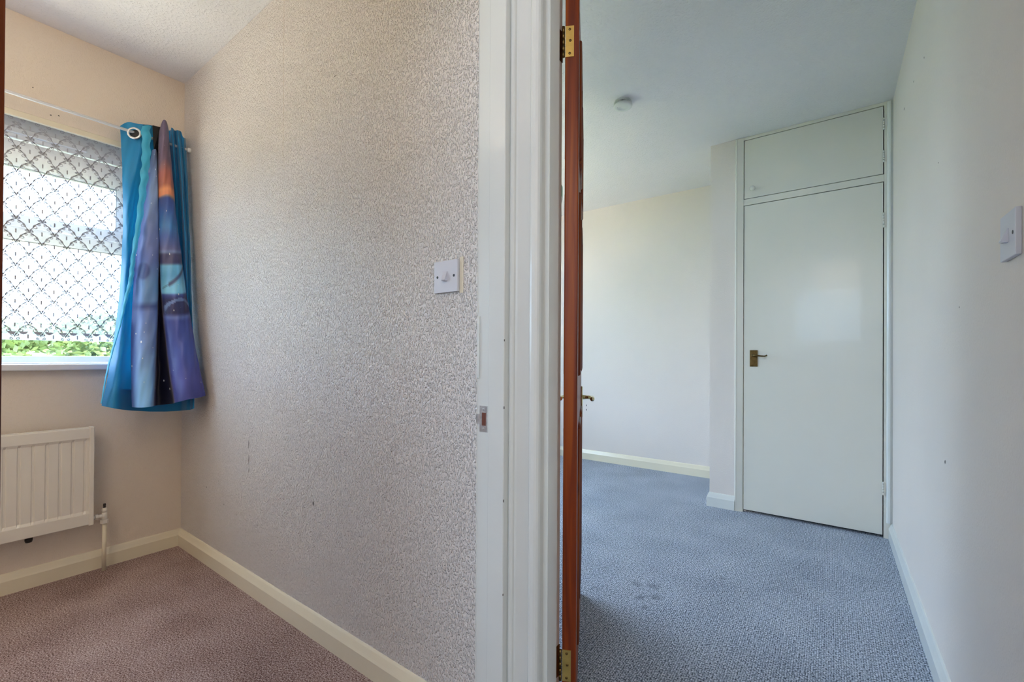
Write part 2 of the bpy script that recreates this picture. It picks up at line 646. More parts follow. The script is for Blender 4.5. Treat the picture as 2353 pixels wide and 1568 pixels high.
skirting('baseboard_left', 'x', XW, 1, -1.6, YP, 'gloss_cream', 'cream skirting under the radiator', .95)
skirting('baseboard_center', 'y', YP, -1, XW, -.722, 'gloss_cream', 'cream skirting along the woodchip wall', .95)
skirting('baseboard_back', 'y', YB, -1, XW, -.653, 'gloss_cream', 'cream skirting along the far wall of the right room', 1.05)
skirting('baseboard_right', 'x', XR, -1, .98, YC - .004, 'gloss_white', 'white skirting along the right wall')
bm = bmesh.new()   # wraps the outer corner of the narrow wall
ring = []
for px_, pz_ in SK:
    ring.append(((-.653 - px_, YB), (-.653 - px_, YC - px_), (-.5015, YC - px_), pz_ * 1.03))
vr = [[bm.verts.new((q[0], q[1], r[3])) for q in r[:3]] for r in ring]
for A, B in zip(vr, vr[1:]):
    for i in range(2): bm.faces.new((A[i], A[i + 1], B[i + 1], B[i]))
bm.faces.new([r[2] for r in vr])
bmesh.ops.recalc_face_normals(bm, faces=bm.faces[:])
struct(obj('baseboard_pillar', bm, 'gloss_white'), 'white skirting around the narrow wall beside the cupboard')

# scuffs and small marks on the walls
def blob(bm, c, n, ru, rz):
    u = Vector((0, 0, 1)).cross(n)
    cc = Vector(c)
    k = 9
    ring = [bm.verts.new(cc + n * .0006 + u * ru * math.cos(2 * PI * i / k) * random.uniform(.7, 1.1) + Vector((0, 0, 1)) * rz * math.sin(2 * PI * i / k) * random.uniform(.7, 1.1)) for i in range(k)]
    top = bm.verts.new(cc + n * .0016)
    for i in range(k):
        bm.faces.new((ring[i], ring[(i + 1) % k], top))


wc = bpy.data.objects['wall_center']
for (x, z, ru, rz) in ((-1.979, .61, .0016, .022), (-1.977, .545, .002, .03), (-1.976, .50, .0012, .012), (-1.482, .461, .004, .008), (-1.368, 1.935, .007, .0012), (-1.913, 1.929, .004, .002),
                       (-2.215, .31, .002, .004), (-2.41, .354, .004, .003), (-1.06, .70, .002, .002)):
    bm = bmesh.new()
    blob(bm, (x, YP, z), Vector((0, -1, 0)), ru, rz)
    obj('scuff_mark', bm, 'scuff', wc)
bm = bmesh.new()
bx(bm, -1.7145, -1.7137, YP - .0006, YP, 1.75, 2.4)
obj('paper_seam', bm, 'wallpaper_smooth', wc)
wl = bpy.data.objects['wall_left']
for (y, z, r) in ((.372, 2.018, .003), (.396, 2.026, .003), (.318, 2.111, .0025)):
    bm = bmesh.new()
    blob(bm, (XW, y, z), Vector((1, 0, 0)), r, r)
    obj('screw_hole', bm, 'scuff', wl)
wr = bpy.data.objects['wall_right']
for (y, z, ru, rz) in ((1.796, .682, .004, .006), (2.165, 2.078, .004, .004), (2.414, 2.118, .012, .002), (2.703, 2.139, .010, .006), (1.9, 1.6, .003, .003), (1.62, 1.12, .003, .003)):
    bm = bmesh.new()
    blob(bm, (XR, y, z), Vector((-1, 0, 0)), ru, rz)
    obj('scuff_mark', bm, 'scuff', wr)
wb = bpy.data.objects['wall_back']
for z in (.518, .476):
    bm = bmesh.new()
    blob(bm, (-1.91, YB, z), Vector((0, -1, 0)), .005, .010)
    obj('scuff_mark', bm, 'scuff', wb)
bm = bmesh.new()
bx(bm, -1.35, -.9, YB - .0007, YB, 2.385, 2.388)

bm.free()

# ------------------------------------------------------------------ door linings and architraves
ZT = 2.02
# left doorway lining: rebate + stop, profile in plan
bm = bmesh.new()
prism(bm, [(-.719, .860), (-.719, .8455), (-.7175, .844), (-.7165, .8455), (-.673, .845), (-.673, .8345), (-.6715, .833), (-.6265, .833), (-.625, .8345), (-.625, .852), (-.625, .875), (-.65, .875), (-.65, .860)], 0, ZT)
tr1 = struct(obj('trim_1', bm, 'gloss_white'), 'white painted lining of the left doorway, latch side')
box('lining_patch', -.7165, -.709, .842, .8455, .93, 1.085, 'gloss_white', tr1, .001)
for (z, s) in ((.64, .004), (.17, .006), (.42, .003), (.86, .004), (.20, .003), (1.02, .003)):
    box('paint_chip', -.6262, -.6246, .8336, .8356, z, z + s * 1.6, 'scuff', tr1)
bm = bmesh.new()
bx(bm, -.719, -.625, .0, .034, 0, ZT)
bx(bm, -.719, -.625, .0, .845, 1.955, ZT)
bx(bm, -.673, -.625, .034, .046, 0, 1.955)
struct(obj('trim_2', bm, 'gloss_white'), 'lining of the left doorway, hinge side and head')
# architrave of the right doorway: moulded section in plan
arc = [(-.6245, .886), (-.6245, .8535), (-.6225, .8505), (-.6185, .8490), (-.6145, .8500), (-.6120, .8530), (-.6110, .8590), (-.6060, .8605), (-.5960, .8625), (-.5850, .8650), (-.5760, .8665), (-.5735, .8660),
       (-.5725, .8610), (-.5690, .8580), (-.5640, .8570), (-.5570, .8585), (-.5520, .8620), (-.5490, .8670), (-.5480, .8740), (-.5560, .8800), (-.5560, .886)]
bm = bmesh.new()
prism(bm, arc, 0, ZT)
struct(obj('trim_3', bm, 'gloss_white'), 'white moulded architrave between the two doorways')
# right doorway lining: lining face x=-.555, stop proud to x=-.543, rebate behind
bm = bmesh.new()
prism(bm, [(-.575, .882), (-.555, .882), (-.555, .899), (-.5445, .899), (-.543, .9005), (-.543, .944), (-.5445, .946), (-.555, .946), (-.555, .979), (-.575, .979)], 0, ZT)
struct(obj('trim_4', bm, 'gloss_white'), 'white lining with door stop beside the pine door')
bm = bmesh.new()
bx(bm, -.575, .265, .885, .979, 1.955, ZT)
bx(bm, .243, .265, .885, .979, 0, 1.955)
bx(bm, .231, .243, .9, .944, 0, 1.955)
struct(obj('trim_5', bm, 'gloss_white'), 'lining of the right doorway, latch side and head')

# striker plate on the left doorway lining
sp_ = empty('strike_plate', (-.696, .845, .80))
tag(sp_, 'small chrome strike plate screwed to the white door lining below the light switch', 'strike plate')
bm = bmesh.new()
for a in ((-.012, .012, -.0016, .0004, -.002, .013), (-.012, .012, -.0016, .0004, .045, .062), (-.012, -.0045, -.0016, .0004, .013, .045), (.0085, .012, -.0016, .0004, .013, .045)):
    bx(bm, *a)
obj('plate', bm, 'chrome', sp_)
bm = bmesh.new()
bx(bm, -.0205, -.012, -.0026, -.0006, .017, .041)
bx(bm, -.0225, -.0195, -.0026, .004, .019, .039)
obj('lip', bm, 'chrome', sp_)
box('latch_hole', -.0045, .0085, -.0012, .0002, .013, .045, 'mortice', sp_)
for z in (.005, .053):
    bm = bmesh.new()
    lathe(bm, [(0, .0012), (.0028, .0010), (.0036, 0)], 14, T(0, -.0016, z) @ RX(PI / 2))
    bx(bm, -.0026, .0026, -.0033, -.0027, z - .0004, z + .0004)
    obj('screw', bm, 'chrome', sp_)


# ------------------------------------------------------------------ light switches
def make_switch(name, M, label):
    r = empty(name)
    r.matrix_world = M
    tag(r, label, 'light switch')
    bm = bmesh.new()       # local: face towards +z, x right, y up
    bx(bm, -.043, .043, -.0425, .0425, 0, .0085, .0012)
    obj('face_plate', bm, 'plastic_white', r)
    bm = bmesh.new()
    prism(bm, [(.013, .0085), (.0125, .0100), (-.0100, .0185), (-.0125, .0165), (-.0125, .0085)], -.0065, .0065, 'x')
    obj('rocker', bm, 'plastic_white', r)
    for s in (-1, 1):
        bm = bmesh.new()
        lathe(bm, [(0, .0088), (.0034, .0090), (.0036, .0086)], 16, T(s * .0302, 0, 0))
        obj('screw', bm, 'black_plastic', r)
    return r


# plate frame axes: x right along the wall, y up, z out of the wall
M1 = Matrix(((1, 0, 0, -.833), (0, 0, -1, YP), (0, 1, 0, 1.197), (0, 0, 0, 1)))
make_switch('light_switch', M1, 'white single light switch on the woodchip wall beside the door lining')
M2 = Matrix(((0, 0, -1, XR), (-1, 0, 0, 1.197), (0, 1, 0, 1.213), (0, 0, 0, 1)))
make_switch('light_switch', M2, 'white light switch at the right edge of the photo on the long right wall')
box('paint_halo', -.789, -.777, YP - .0012, YP + .0005, 1.15, 1.245, 'gloss_cream', wc, .0004)

# ------------------------------------------------------------------ pine door, standing open into the right room
DU = math.radians(26.2)
D = empty('door_1', (-.508, .980, .008), DU)       # local +y runs along the leaf, -x is its thickness
struct(D, 'varnished orange pine door standing open, seen edge on')
DW, DT, DH = .762, .034, 1.945
def dbox(name, x0, x1, y0, y1, z0, z1, mat, parent=None, bev=.002):
    return box(name, x0, x1, y0, y1, z0, z1, mat, parent or D, bev)
dbox('stile', -DT, 0, 0, .11, 0, DH, 'varnished_pine', None, .003)
dbox('stile', -DT, 0, DW - .11, DW, 0, DH, 'varnished_pine')
rails = [(0, .20), (.78, .93), (1.42, 1.52), (DH - .11, DH)]
for a, b in rails:
    dbox('rail', -DT + .0005, -.0005, .11, DW - .11, a, b, 'varnished_pine')
for (a, b) in ((.20, .78), (.93, 1.42), (1.52, DH - .11)):
    dbox('muntin', -DT + .0005, -.0005, DW / 2 - .05, DW / 2 + .05, a, b, 'varnished_pine')
    for (c, d) in ((.11, DW / 2 - .05), (DW / 2 + .05, DW - .11)):
        bm = bmesh.new()
        bx(bm, -DT + .010, -.010, c, d, a, b)
        for s in (0, 1):       # raised field on both faces
            x0, x1 = ((-.010, -.003) if s == 0 else (-DT + .010, -DT + .003))
            i0, i1 = .022, .045
            q0 = [(x0, c + i0, a + i0), (x0, d - i0, a + i0), (x0, d - i0, b - i0), (x0, c + i0, b - i0)]
            q1 = [(x1, c + i1, a + i1), (x1, d - i1, a + i1), (x1, d - i1, b - i1), (x1, c + i1, b - i1)]
            A = [bm.verts.new(v) for v in q0]
            B = [bm.verts.new(v) for v in q1]
            for k in range(4): bm.faces.new((A[k], A[(k + 1) % 4], B[(k + 1) % 4], B[k]))
            bm.faces.new(B)
        bmesh.ops.recalc_face_normals(bm, faces=bm.faces[:])
        pn = obj('panel', bm, 'varnished_pine', D)
        bm = bmesh.new()       # bolection bead round the panel on both faces
        for xx in (.0005, -DT - .0005):
            tube(bm, [(xx, c, a), (xx, c, b)], .0055, 8)
            tube(bm, [(xx, d, a), (xx, d, b)], .0055, 8)
            tube(bm, [(xx, c, a), (xx, d, a)], .0055, 8)
            tube(bm, [(xx, c, b), (xx, d, b)], .0055, 8)
        obj('panel_bead', bm, 'varnished_pine', pn, True)
for s in (1, -1):          # lever handles on both faces
    bm = bmesh.new()
    x0 = 0 if s > 0 else -DT
    bx(bm, min(x0, x0 + s * .007), max(x0, x0 + s * .007), DW - .078, DW - .036, .735, .858, .003)
    hp = obj('handle_plate', bm, 'brass_pale', D)
    bm = bmesh.new()
    yc, zc = DW - .057, .814
    tube(bm, [(x0 + s * .006, yc, zc), (x0 + s * .024, yc, zc), (x0 + s * .038, yc - .006, zc), (x0 + s * .045, yc - .022, zc), (x0 + s * .045, yc - .06, zc + .001), (x0 + s * .044, yc - .092, zc + .001), (x0 + s * .046, yc - .098, zc + .001)],
         [.009, .0075, .0075, .008, .0085, .0085, .005], 14)
    obj('lever', bm, 'brass_pale', hp, True)
for i, zc in enumerate((1.762, .212)):    # butt hinges
    bm = bmesh.new()
    bx(bm, -DT + .0005, -DT + .0215, -.0016, .0005, zc - .0385, zc + .0385)
    hl = obj('hinge_leaf', bm, 'brass', D)
    bm = bmesh.new()
    for k in range(5):
        a = zc - .0385 + k * .0154
        tube(bm, [(-DT - .0045, -.001, a + .0006), (-DT - .0045, -.001, a + .0148)], .0038, 12)
    obj('hinge_knuckle', bm, 'brass_dull', hl, True)
    for dz in (-.030, .002, .030):
        bm = bmesh.new()
        lathe(bm, [(0, .0008), (.0028, .0012), (.0034, 0)], 12, T(-DT + .011 + (.0015 if dz == .002 else 0), -.0016, zc + dz) @ RX(PI / 2))
        obj('hinge_screw', bm, 'brass_dull', hl, True)
    # fixed leaf on the lining
    o = box('hinge_leaf', -.5555, -.5535, .947, .979, zc + .008 - .0385, zc + .008 + .0385, 'brass_dull', bpy.data.objects['trim_4'])

# left room's own door: open leaf on the far left edge of the view
D2 = empty('door_2', (-.722, .0635, .008))
struct(D2, 'orange pine door of the left room, at the very left edge')
for nm, a in (('stile', (-.11, 0, -.034, 0, 0, 1.945)), ('stile', (-.762, -.652, -.034, 0, 0, 1.945)), ('rail', (-.652, -.11, -.033, -.001, 0, .2)), ('rail', (-.652, -.11, -.033, -.001, .78, .93)),
              ('rail', (-.652, -.11, -.033, -.001, 1.83, 1.945)), ('panel', (-.652, -.11, -.024, -.010, .2, .78)), ('panel', (-.652, -.11, -.024, -.010, .93, 1.83))):
    box(nm, *a, 'varnished_pine', D2, .002)
D2.rotation_euler = (0, 0, math.radians(1.2))

# ------------------------------------------------------------------ built-in cupboard in the right room
YD = YC          # face of frame
# frame pieces
def tr(n, x0, x1, y0, y1, z0, z1, lab, bev=.002, mat='cupboard_paint'):
    return struct(box(n, x0, x1, y0, y1, z0, z1, mat, None, bev), lab)
bm = bmesh.new()
prism(bm, [(-.5015, YD + .02), (-.5015, YD - .010), (-.4985, YD - .0125), (-.4935, YD - .0125), (-.4885, YD - .0105), (-.455, YD - .004), (-.455, YD + .03), (-.478, YD + .03)], 0, 2.395)
struct(obj('trim_6', bm, 'cupboard_paint'), 'painted door frame left of the cupboard door')
bm = bmesh.new()
bx(bm, .2365, XR, YD, YD + .05, 0, CH)
struct(obj('trim_7', bm, 'cupboard_paint'), 'painted frame on the hinge side of the cupboard')
bm = bmesh.new()
prism(bm, [(.2475, YD + .001), (.2475, YD - .004), (.2495, YD - .0105), (.2545, YD - .0150), (.2620, YD - .0165), (.2640, YD - .014), (.2645, YD - .010), (XR, YD - .010), (XR, YD + .001)], .088, 2.392)
struct(obj('trim_8', bm, 'gloss_white'), 'white cover bead in the corner beside the cupboard')
tr('trim_9', -.478, .24, YD, YD + .05, 2.3805, CH, 'painted head of the cupboard frame')
tr('trim_10', -.456, .2365, YD - .001, YD + .05, 1.9615, 2.0005, 'painted cross rail between the cupboard doors', .001)
struct(box('cupboard_shade', -.47, XR, YD + .045, YD + .06, 0, CH, 'dark_gap'), 'near-black sheet painting the shade inside the cupboard gaps')  # near-black sheet stands for the shade behind the door gaps
d3 = struct(box('door_3', -.4515, .2320, YD - .001, YD + .034, .017, 1.9575, 'cupboard_paint', None, .0015), 'flush cream painted cupboard door with a brass lever handle')
d4 = struct(box('door_4', -.4515, .2320, YD - .001, YD + .034, 2.004, 2.3765, 'cupboard_paint', None, .0015), 'small cream painted upper cupboard door with a round knob')
# threshold shadow gap
# brass lever on scroll plate
bm = bmesh.new()
bx(bm, -.417, -.373, YD - .0055, YD - .001, .930, 1.034, .0015)
bx(bm, -.411, -.379, YD - .0075, YD - .004, .936, 1.028, .0015)
hp = obj('handle_plate', bm, 'brass_dull', d3)
bm = bmesh.new()
tube(bm, [(-.398, YD - .006, 1.002), (-.398, YD - .03, 1.002), (-.392, YD - .044, 1.002), (-.375, YD - .050, 1.000), (-.35, YD - .050, .997), (-.331, YD - .050, .996), (-.322, YD - .050, .999), (-.317, YD - .050, 1.003)],
     [.008, .0065, .006, .0058, .0048, .0042, .0042, .0046], 12)
obj('lever', bm, 'brass_dull', hp, True)
for x, z in ((-.405, 1.021), (-.405, .942), (-.385, 1.021), (-.385, .942)):
    bm = bmesh.new()
    lathe(bm, [(0, .001), (.0024, .0012), (.003, 0)], 10, T(x, YD - .0075, z) @ RX(PI / 2))
    obj('screw', bm, 'brass_dull', hp, True)
box('latch_plate', -.4568, -.4552, YD - .0045, YD + .004, .965, 1.03, 'chrome', bpy.data.objects['trim_6'])
bm = bmesh.new()
lathe(bm, [(.007, 0), (.006, .012), (.010, .018), (.0155, .024), (.016, .029), (.012, .033), (0, .0345)], 24, T(-.403, YD - .001, 2.055) @ RX(PI / 2))
obj('door_knob', bm, 'cupboard_paint', d4, True)
def hinge(parent, z0, z1, x=.2342, n=5):
    bm = bmesh.new()
    bx(bm, x + .002, x + .0135, YD - .0035, YD - .0002, z0 + .002, z1 - .002)
    h = obj('hinge_leaf', bm, 'cupboard_paint', parent)
    bm = bmesh.new()
    st = (z1 - z0) / n
    for k in range(n):
        tube(bm, [(x, YD - .005, z0 + k * st + .0008), (x, YD - .005, z0 + (k + 1) * st - .0008)], .0042, 10)
    obj('hinge_knuckle', bm, 'cupboard_paint', h, True)
hinge(d4, 2.245, 2.312)
hinge(d4, 2.065, 2.132)
hinge(d3, 1.705, 1.79)
hinge(d3, .235, .31)

# ------------------------------------------------------------------ smoke alarm
sm = empty('smoke_alarm', (-.935, 2.328, CH))
tag(sm, 'round white smoke alarm on the ceiling of the right room', 'smoke alarm')
bm = bmesh.new()
lathe(bm, [(.044, 0), (.046, -.004), (.046, -.008), (.043, -.010), (0, -.010)], 48)
obj('mounting_base', bm, 'alarm_plastic', sm, 'a')
bm = bmesh.new()
lathe(bm, [(0, -.010), (.041, -.010), (.041, -.022), (0, -.022)], 48)
obj('inner_ring', bm, 'dark_gap', sm)
for k in range(40):
    a = 2 * PI * k / 40
    bm = bmesh.new()
    bx(bm, .041, .0485, -.0016, .0016, -.023, -.009, 0, RZ(a))
    obj('vent_fin', bm, 'alarm_plastic', sm)
bm = bmesh.new()
lathe(bm, [(.040, -.021), (.0495, -.022), (.0505, -.026), (.049, -.031), (.044, -.0345), (.033, -.037), (.020, -.0380), (.019, -.0368), (0, -.0368)], 56)
obj('cover', bm, 'alarm_plastic', sm, True)
bm = bmesh.new()
lathe(bm, [(0, -.0385), (.0024, -.0382), (.0026, -.0350)], 14, T(-.022, -.022, .0012))
obj('indicator_lamp', bm, 'black_plastic', sm)

# ------------------------------------------------------------------ pendant lamp of the right room (its edge shows in the gap by the hinges)
pd = empty('pendant_lampshade', (-1.372, 2.128, 1.85))
tag(pd, 'green pendant lampshade glimpsed in the narrow gap left of the pine door', 'lampshade')
bm = bmesh.new()
lathe(bm, [(.150, .036), (.1505, .10), (.115, .165), (.112, .165), (.147, .10), (.147, .036)], 48)
obj('shade', bm, 'green_shade', pd, 'a')
bm = bmesh.new()
lathe(bm, [(.142, .0), (.151, .036), (.1475, .037), (.139, .0), (.142, 0)], 48)
obj('shade_rim', bm, 'shade_trim', pd, True)
bm = bmesh.new()
tube(bm, [(0, 0, .15), (0, 0, .55)], .003, 8)
for k in range(3):
    a = 2 * PI * k / 3
    tube(bm, [(0, 0, .16), (.113 * math.cos(a), .113 * math.sin(a), .163)], .0015, 6)
obj('cord', bm, 'rail_white', pd)

# ------------------------------------------------------------------ radiator
rd = empty('radiator', (XW, .0, .22))
tag(rd, 'white panel radiator with vertical grooves under the window', 'radiator')
RF = .080                      # front face, measured from the wall
y0, y1, z0, z1 = -.92, .505, .005, .442
bm = bmesh.new()
# fluted front: grooves pressed into the sheet
pitch = .0392
ys = []
yy = .478
prof = []
pos = []
while yy > y0 + .04:
    pos.append(yy)
    yy -= pitch
pos = sorted(pos)
cols = [(y0 + .012, 0)]
for g in pos:
    cols += [(g - .006, 0), (g - .0025, -.0045), (g + .0025, -.0045), (g + .006, 0)]
cols.append((y1 - .012, 0))
rows = [(z0 + .055, 0, 0), (z0 + .066, 1, 0), (z1 - .060, 1, 0), (z1 - .050, 0, 0)]
vg = []
for (zz, k, _) in rows:
    vg.append([bm.verts.new((RF + dd * k - (.0045 if k else 0), c_, zz)) for (c_, dd) in cols])
for A, B in zip(vg, vg[1:]):
    for i in range(len(A) - 1): bm.faces.new((A[i], A[i + 1], B[i + 1], B[i]))
obj('front_panel', bm, 'radiator_enamel', rd)
bm = bmesh.new()
bx(bm, RF - .030, RF, y0, y1, z1 - .051, z1 - .004, .003)
obj('top_channel', bm, 'radiator_enamel', rd)
bm = bmesh.new()
bx(bm, RF - .030, RF, y0, y1, z0 + .004, z0 + .056, .003)
obj('bottom_channel', bm, 'radiator_enamel', rd)
for a, b in ((y0 - .002, y0 + .014), (y1 - .014, y1 + .002)):
    bm = bmesh.new()
    bx(bm, RF - .032, RF + .003, a, b, z0, z1, .003)
    obj('edge_seam', bm, 'radiator_enamel', rd)
bm = bmesh.new()
bx(bm, RF - .034, RF - .018, y0 + .002, y1 - .002, z0 + .002, z1 - .002)
obj('back_panel', bm, 'radiator_enamel', rd)
for yb in (-.7, .30):
    bm = bmesh.new()
    bx(bm, .006, RF - .03, yb, yb + .03, z0 + .03, z1 - .08)
    obj('wall_bracket', bm, 'radiator_enamel', rd)
bm = bmesh.new()
lathe(bm, [(0, -.012), (.010, -.012), (.012, -.004), (.012, .004), (0, .006)], 16, T(RF - .022, .313, z0 - .006))
obj('drain_plug', bm, 'black_plastic', rd, 'a')
# valve and tail pipe (at x = XW + .057)
vx, vy = .057, .547
bm = bmesh.new()
tube(bm, [(vx, y1 - .002, .030), (vx, y1 + .008, .030)], .0105, 6)
obj('tail_nut', bm, 'chrome', rd)
bm = bmesh.new()
tube(bm, [(vx, y1 + .010, .030), (vx, y1 + .020, .030)], .0125, 6)
obj('union_nut', bm, 'radiator_enamel', rd)
bm = bmesh.new()
tube(bm, [(vx, y1 + .018, .030), (vx, vy, .030)], .008, 12)
tube(bm, [(vx, vy, .010), (vx, vy, .045)], [.0105, .0095], 14)
tube(bm, [(vx, vy, .043), (vx, vy, .058), (vx, vy, .066)], [.0085, .0105, .006], 14)
obj('valve_body', bm, 'radiator_enamel', rd, True)
bm = bmesh.new()
tube(bm, [(vx, vy, -.004), (vx, vy, .012)], .0145, 6)
obj('compression_nut', bm, 'radiator_enamel', rd)
bm = bmesh.new()
tube(bm, [(vx, vy, .064), (vx, vy, .070), (vx, vy, .072), (vx, vy, .076), (vx, vy, .084)], [.005, .005, .0035, .0052, .0045], 12)
obj('valve_spindle', bm, 'black_plastic', rd, True)
bm = bmesh.new()
tube(bm, [(vx, vy, -.22), (vx, vy, .0)], .0078, 16)
obj('pipe', bm, 'gloss_cream', rd, True)

# ------------------------------------------------------------------ window
W = empty('window_1', (XW, 0, 0))
struct(W, 'white plastic framed window with a top-hung fanlight')
wx0, wx1 = -.135, -.085     # frame depth range (local x)
ya, yb, za, zb = WO
def wb_(name, x0, x1, a, b, c, d, bev=.003, mat='upvc', par=None):
    return box(name, x0, x1, a, b, c, d, mat, par or W, bev)
wb_('head', wx0, wx1, ya, yb, 1.905, zb)
wb_('jamb', wx0, wx1, ya, ya + .05, za, zb)
wb_('jamb', wx0, wx1, yb - .06, yb, za, zb)
wb_('bottom_rail', wx0, wx1, ya, yb, za, .975)
wb_('transom', wx0, wx1, ya, yb, 1.4705, 1.535)
cs = wb_('fanlight_casement', wx1 - .030, wx1 + .012, ya + .045, .640, 1.7825, 1.895)
wb_('casement_rail', wx1 - .030, wx1 + .012, ya + .045, .640, 1.528, 1.581, par=cs)
wb_('casement_stile', wx1 - .030, wx1 + .012, .605, .640, 1.581, 1.7825, par=cs)
wb_('casement_stile', wx1 - .030, wx1 + .012, ya + .045, ya + .085, 1.581, 1.7825, par=cs)
wb_('gasket', wx1 - .002, wx1 + .0128, ya + .085, .6065, 1.7785, 1.7835, 0, 'black_plastic', cs)
wb_('gasket', wx1 - .002, wx1 + .0005, ya + .05, yb - .06, 1.468, 1.4715, 0, 'black_plastic')
wb_('gasket', wx1 - .002, wx1 + .0128, .6045, .6065, 1.581, 1.7825, 0, 'black_plastic', cs)
wb_('trickle_vent', wx1 - .01, wx1 + .014, -.5, .50, 1.925, 1.95, .003, 'upvc')
wb_('glass_pane', wx0 + .02, wx0 + .024, ya + .05, yb - .06, .975, 1.4705, 0, 'window_glass')
wb_('glass_pane', wx1 - .02, wx1 - .016, ya + .085, .605, 1.581, 1.7825, 0, 'window_glass', cs)
bm = bmesh.new()
bx(bm, wx1 + .010, wx1 + .02, .36, .385, 1.538, 1.558, .002)
tube(bm, [(wx1 + .02, .372, 1.548), (wx1 + .034, .372, 1.545), (wx1 + .036, .385, 1.535), (wx1 + .034, .45, 1.527)], .006, 10)
obj('casement_handle', bm, 'upvc', cs, 'a')
struct(box('trim_12', XW - .014, XW + .004, ya, yb, 1.968, 1.994, 'gloss_cream', None, .003), 'cream batten across the head of the left window')
sill = struct(box('trim_11', XW - .10, XW + .035, ya - .04, yb + .05, .914, .941, 'upvc', None, .005), 'white window board under the left window')
# second window, out of view in the right room
W_ = empty('window_2', (XW, 0, 0))
struct(W_, 'window of the right room, out of view')
a, b, c, d = W2
for nm, q in (('head', (a, b, d - .06, d)), ('bottom_rail', (a, b, c, c + .06)), ('jamb', (a, a + .05, c, d)), ('jamb', (b - .05, b, c, d)), ('transom', (a, b, 1.62, 1.68)), ('mullion', (2.1, 2.16, c, 1.62))):
    box(nm, wx0, wx1, *q, 'upvc', W_, .003)
box('glass_pane', wx0 + .02, wx0 + .024, a + .05, b - .05, c + .06, d - .06, 'window_glass', W_)
# landing window: a guess, added behind the camera for its light
W3_ = empty('added_window_3', (0, -2.0, 0))
struct(W3_, 'guessed landing window behind the camera, added for its light')
for nm, q in (('head', (-.5, .6, 2.04, 2.1)), ('bottom_rail', (-.5, .6, 1.2, 1.26)), ('jamb', (-.5, -.45, 1.2, 2.1)), ('jamb', (.55, .6, 1.2, 2.1))):
    box(nm, q[0], q[1], -.09, -.04, q[2], q[3], 'upvc', W3_, .003)
box('glass_pane', -.45, .55, -.07, -.066, 1.26, 2.04, 'window_glass', W3_)

# cable lying on the window board
bm = bmesh.new()
P_ = [(-.02, .24, .9445), (-.03, .30, .9445), (-.045, .36, .9445), (-.058, .42, .9445), (-.062, .50, .9445), (-.058, .58, .9445), (-.05, .66, .9445)]
tube(bm, [(XW + q[0], q[1], q[2]) for q in P_], .0035, 8)
tag(obj('cable', bm, 'rail_white', None, True), 'thin pale cable lying in a curve on the window board', 'cable')

# net curtain
nc = empty('net_curtain', (XW - .022, 0, 0))
tag(nc, 'white patterned net curtain hanging over the upper window', 'net curtain')
NZ0, NZ1 = 1.043, 1.985
NA, NB_ = ya + .02, yb - .01
bm = bmesh.new()
nu = 90
rowz = [NZ0 + (NZ1 - NZ0) * k / 12 for k in range(13)]
vv = [[bm.verts.new((.0025 * math.sin(31 * (NA + (NB_ - NA) * i / nu)) + .001 * math.sin(90 * i / nu + z * 3), NA + (NB_ - NA) * i / nu, z)) for i in range(nu + 1)] for z in rowz]
for A, B in zip(vv, vv[1:]):
    for i in range(nu): bm.faces.new((A[i], A[i + 1], B[i + 1], B[i]))
obj('gauze', bm, 'net_gauze', nc, True)
bm = bmesh.new()
bx(bm, -.004, .004, NA, NB_, NZ1 - .012, NZ1 - .004)
obj('curtain_wire', bm, 'rail_white', nc)
bm = bmesh.new()


def ribbon(pts, wd):
    n = len(pts)
    A, B = [], []
    for i, p_ in enumerate(pts):
        a_ = pts[max(i - 1, 0)]
        b_ = pts[min(i + 1, n - 1)]
        tx, tz = b_[0] - a_[0], b_[1] - a_[1]
        l = math.hypot(tx, tz) or 1
        nx, nz = -tz / l * wd / 2, tx / l * wd / 2
        A.append((p_[0] + nx, p_[1] + nz))
        B.append((p_[0] - nx, p_[1] - nz))
    if any(not (NA < q[0] < NB_ and NZ0 < q[1] < NZ1) for q in A): return
    VA = [bm.verts.new((.0045, q[0], q[1])) for q in A]
    VB = [bm.verts.new((.0045, q[0], q[1])) for q in B]
    for i in range(n - 1): bm.faces.new((VA[i], VA[i + 1], VB[i + 1], VB[i]))


def spiral(cx, cz, r, a0, sg, turns=1.3, n=13):
    return [(cx + r * (1 - .78 * k / n) * math.cos(a0 + sg * 2 * PI * turns * k / n), cz + r * (1 - .78 * k / n) * math.sin(a0 + sg * 2 * PI * turns * k / n)) for k in range(n + 1)]


PU, PV = .0755, .098
for i in range(-18, 8):
    for j in range(-5, 9):
        for st in (0, 1):
            cy_ = .276 + PU * i + (PU / 2 if st else 0)
            cz_ = 1.352 + PV * j - (PV / 2 if st else 0)
            if not (.12 < cy_ < .78): continue
            # centre dot and flower diamond
            ribbon([(cy_ - .0015, cz_), (cy_ + .0015, cz_)], .004)
            # bar in the open scallop
            ribbon([(cy_ + PU / 2, cz_ - .0085), (cy_ + PU / 2, cz_ + .0085)], .0042)
            for sg in (-1, 1):
                # two curling wings from this dot down to the next ones
                ribbon([(cy_ + sg * .0378 * t, cz_ - .049 * t + .0085 * math.sin(PI * t) + .002) for t in [k / 8 for k in range(9)]], .0025)
                for (t, r_, off) in ((.17, .0058, -.003), (.46, .0085, -.003), (.76, .0066, -.006)):
                    ribbon(spiral(cy_ + sg * (.0378 * t + .002), cz_ - .049 * t + off + .002, r_, PI / 2, -sg), .0025)
                # small upward curl
                ribbon(spiral(cy_ + sg * .0095, cz_ + .006, .0045, PI, sg, 1.0, 8), .0018)
                ribbon([(cy_ + sg * (.0035 + .022 * t), cz_ - .004 - .012 * t * t) for t in (0, .33, .66, 1)], .0012)
tag(obj('lace_pattern', bm, 'net_thread', nc), kind='stuff')
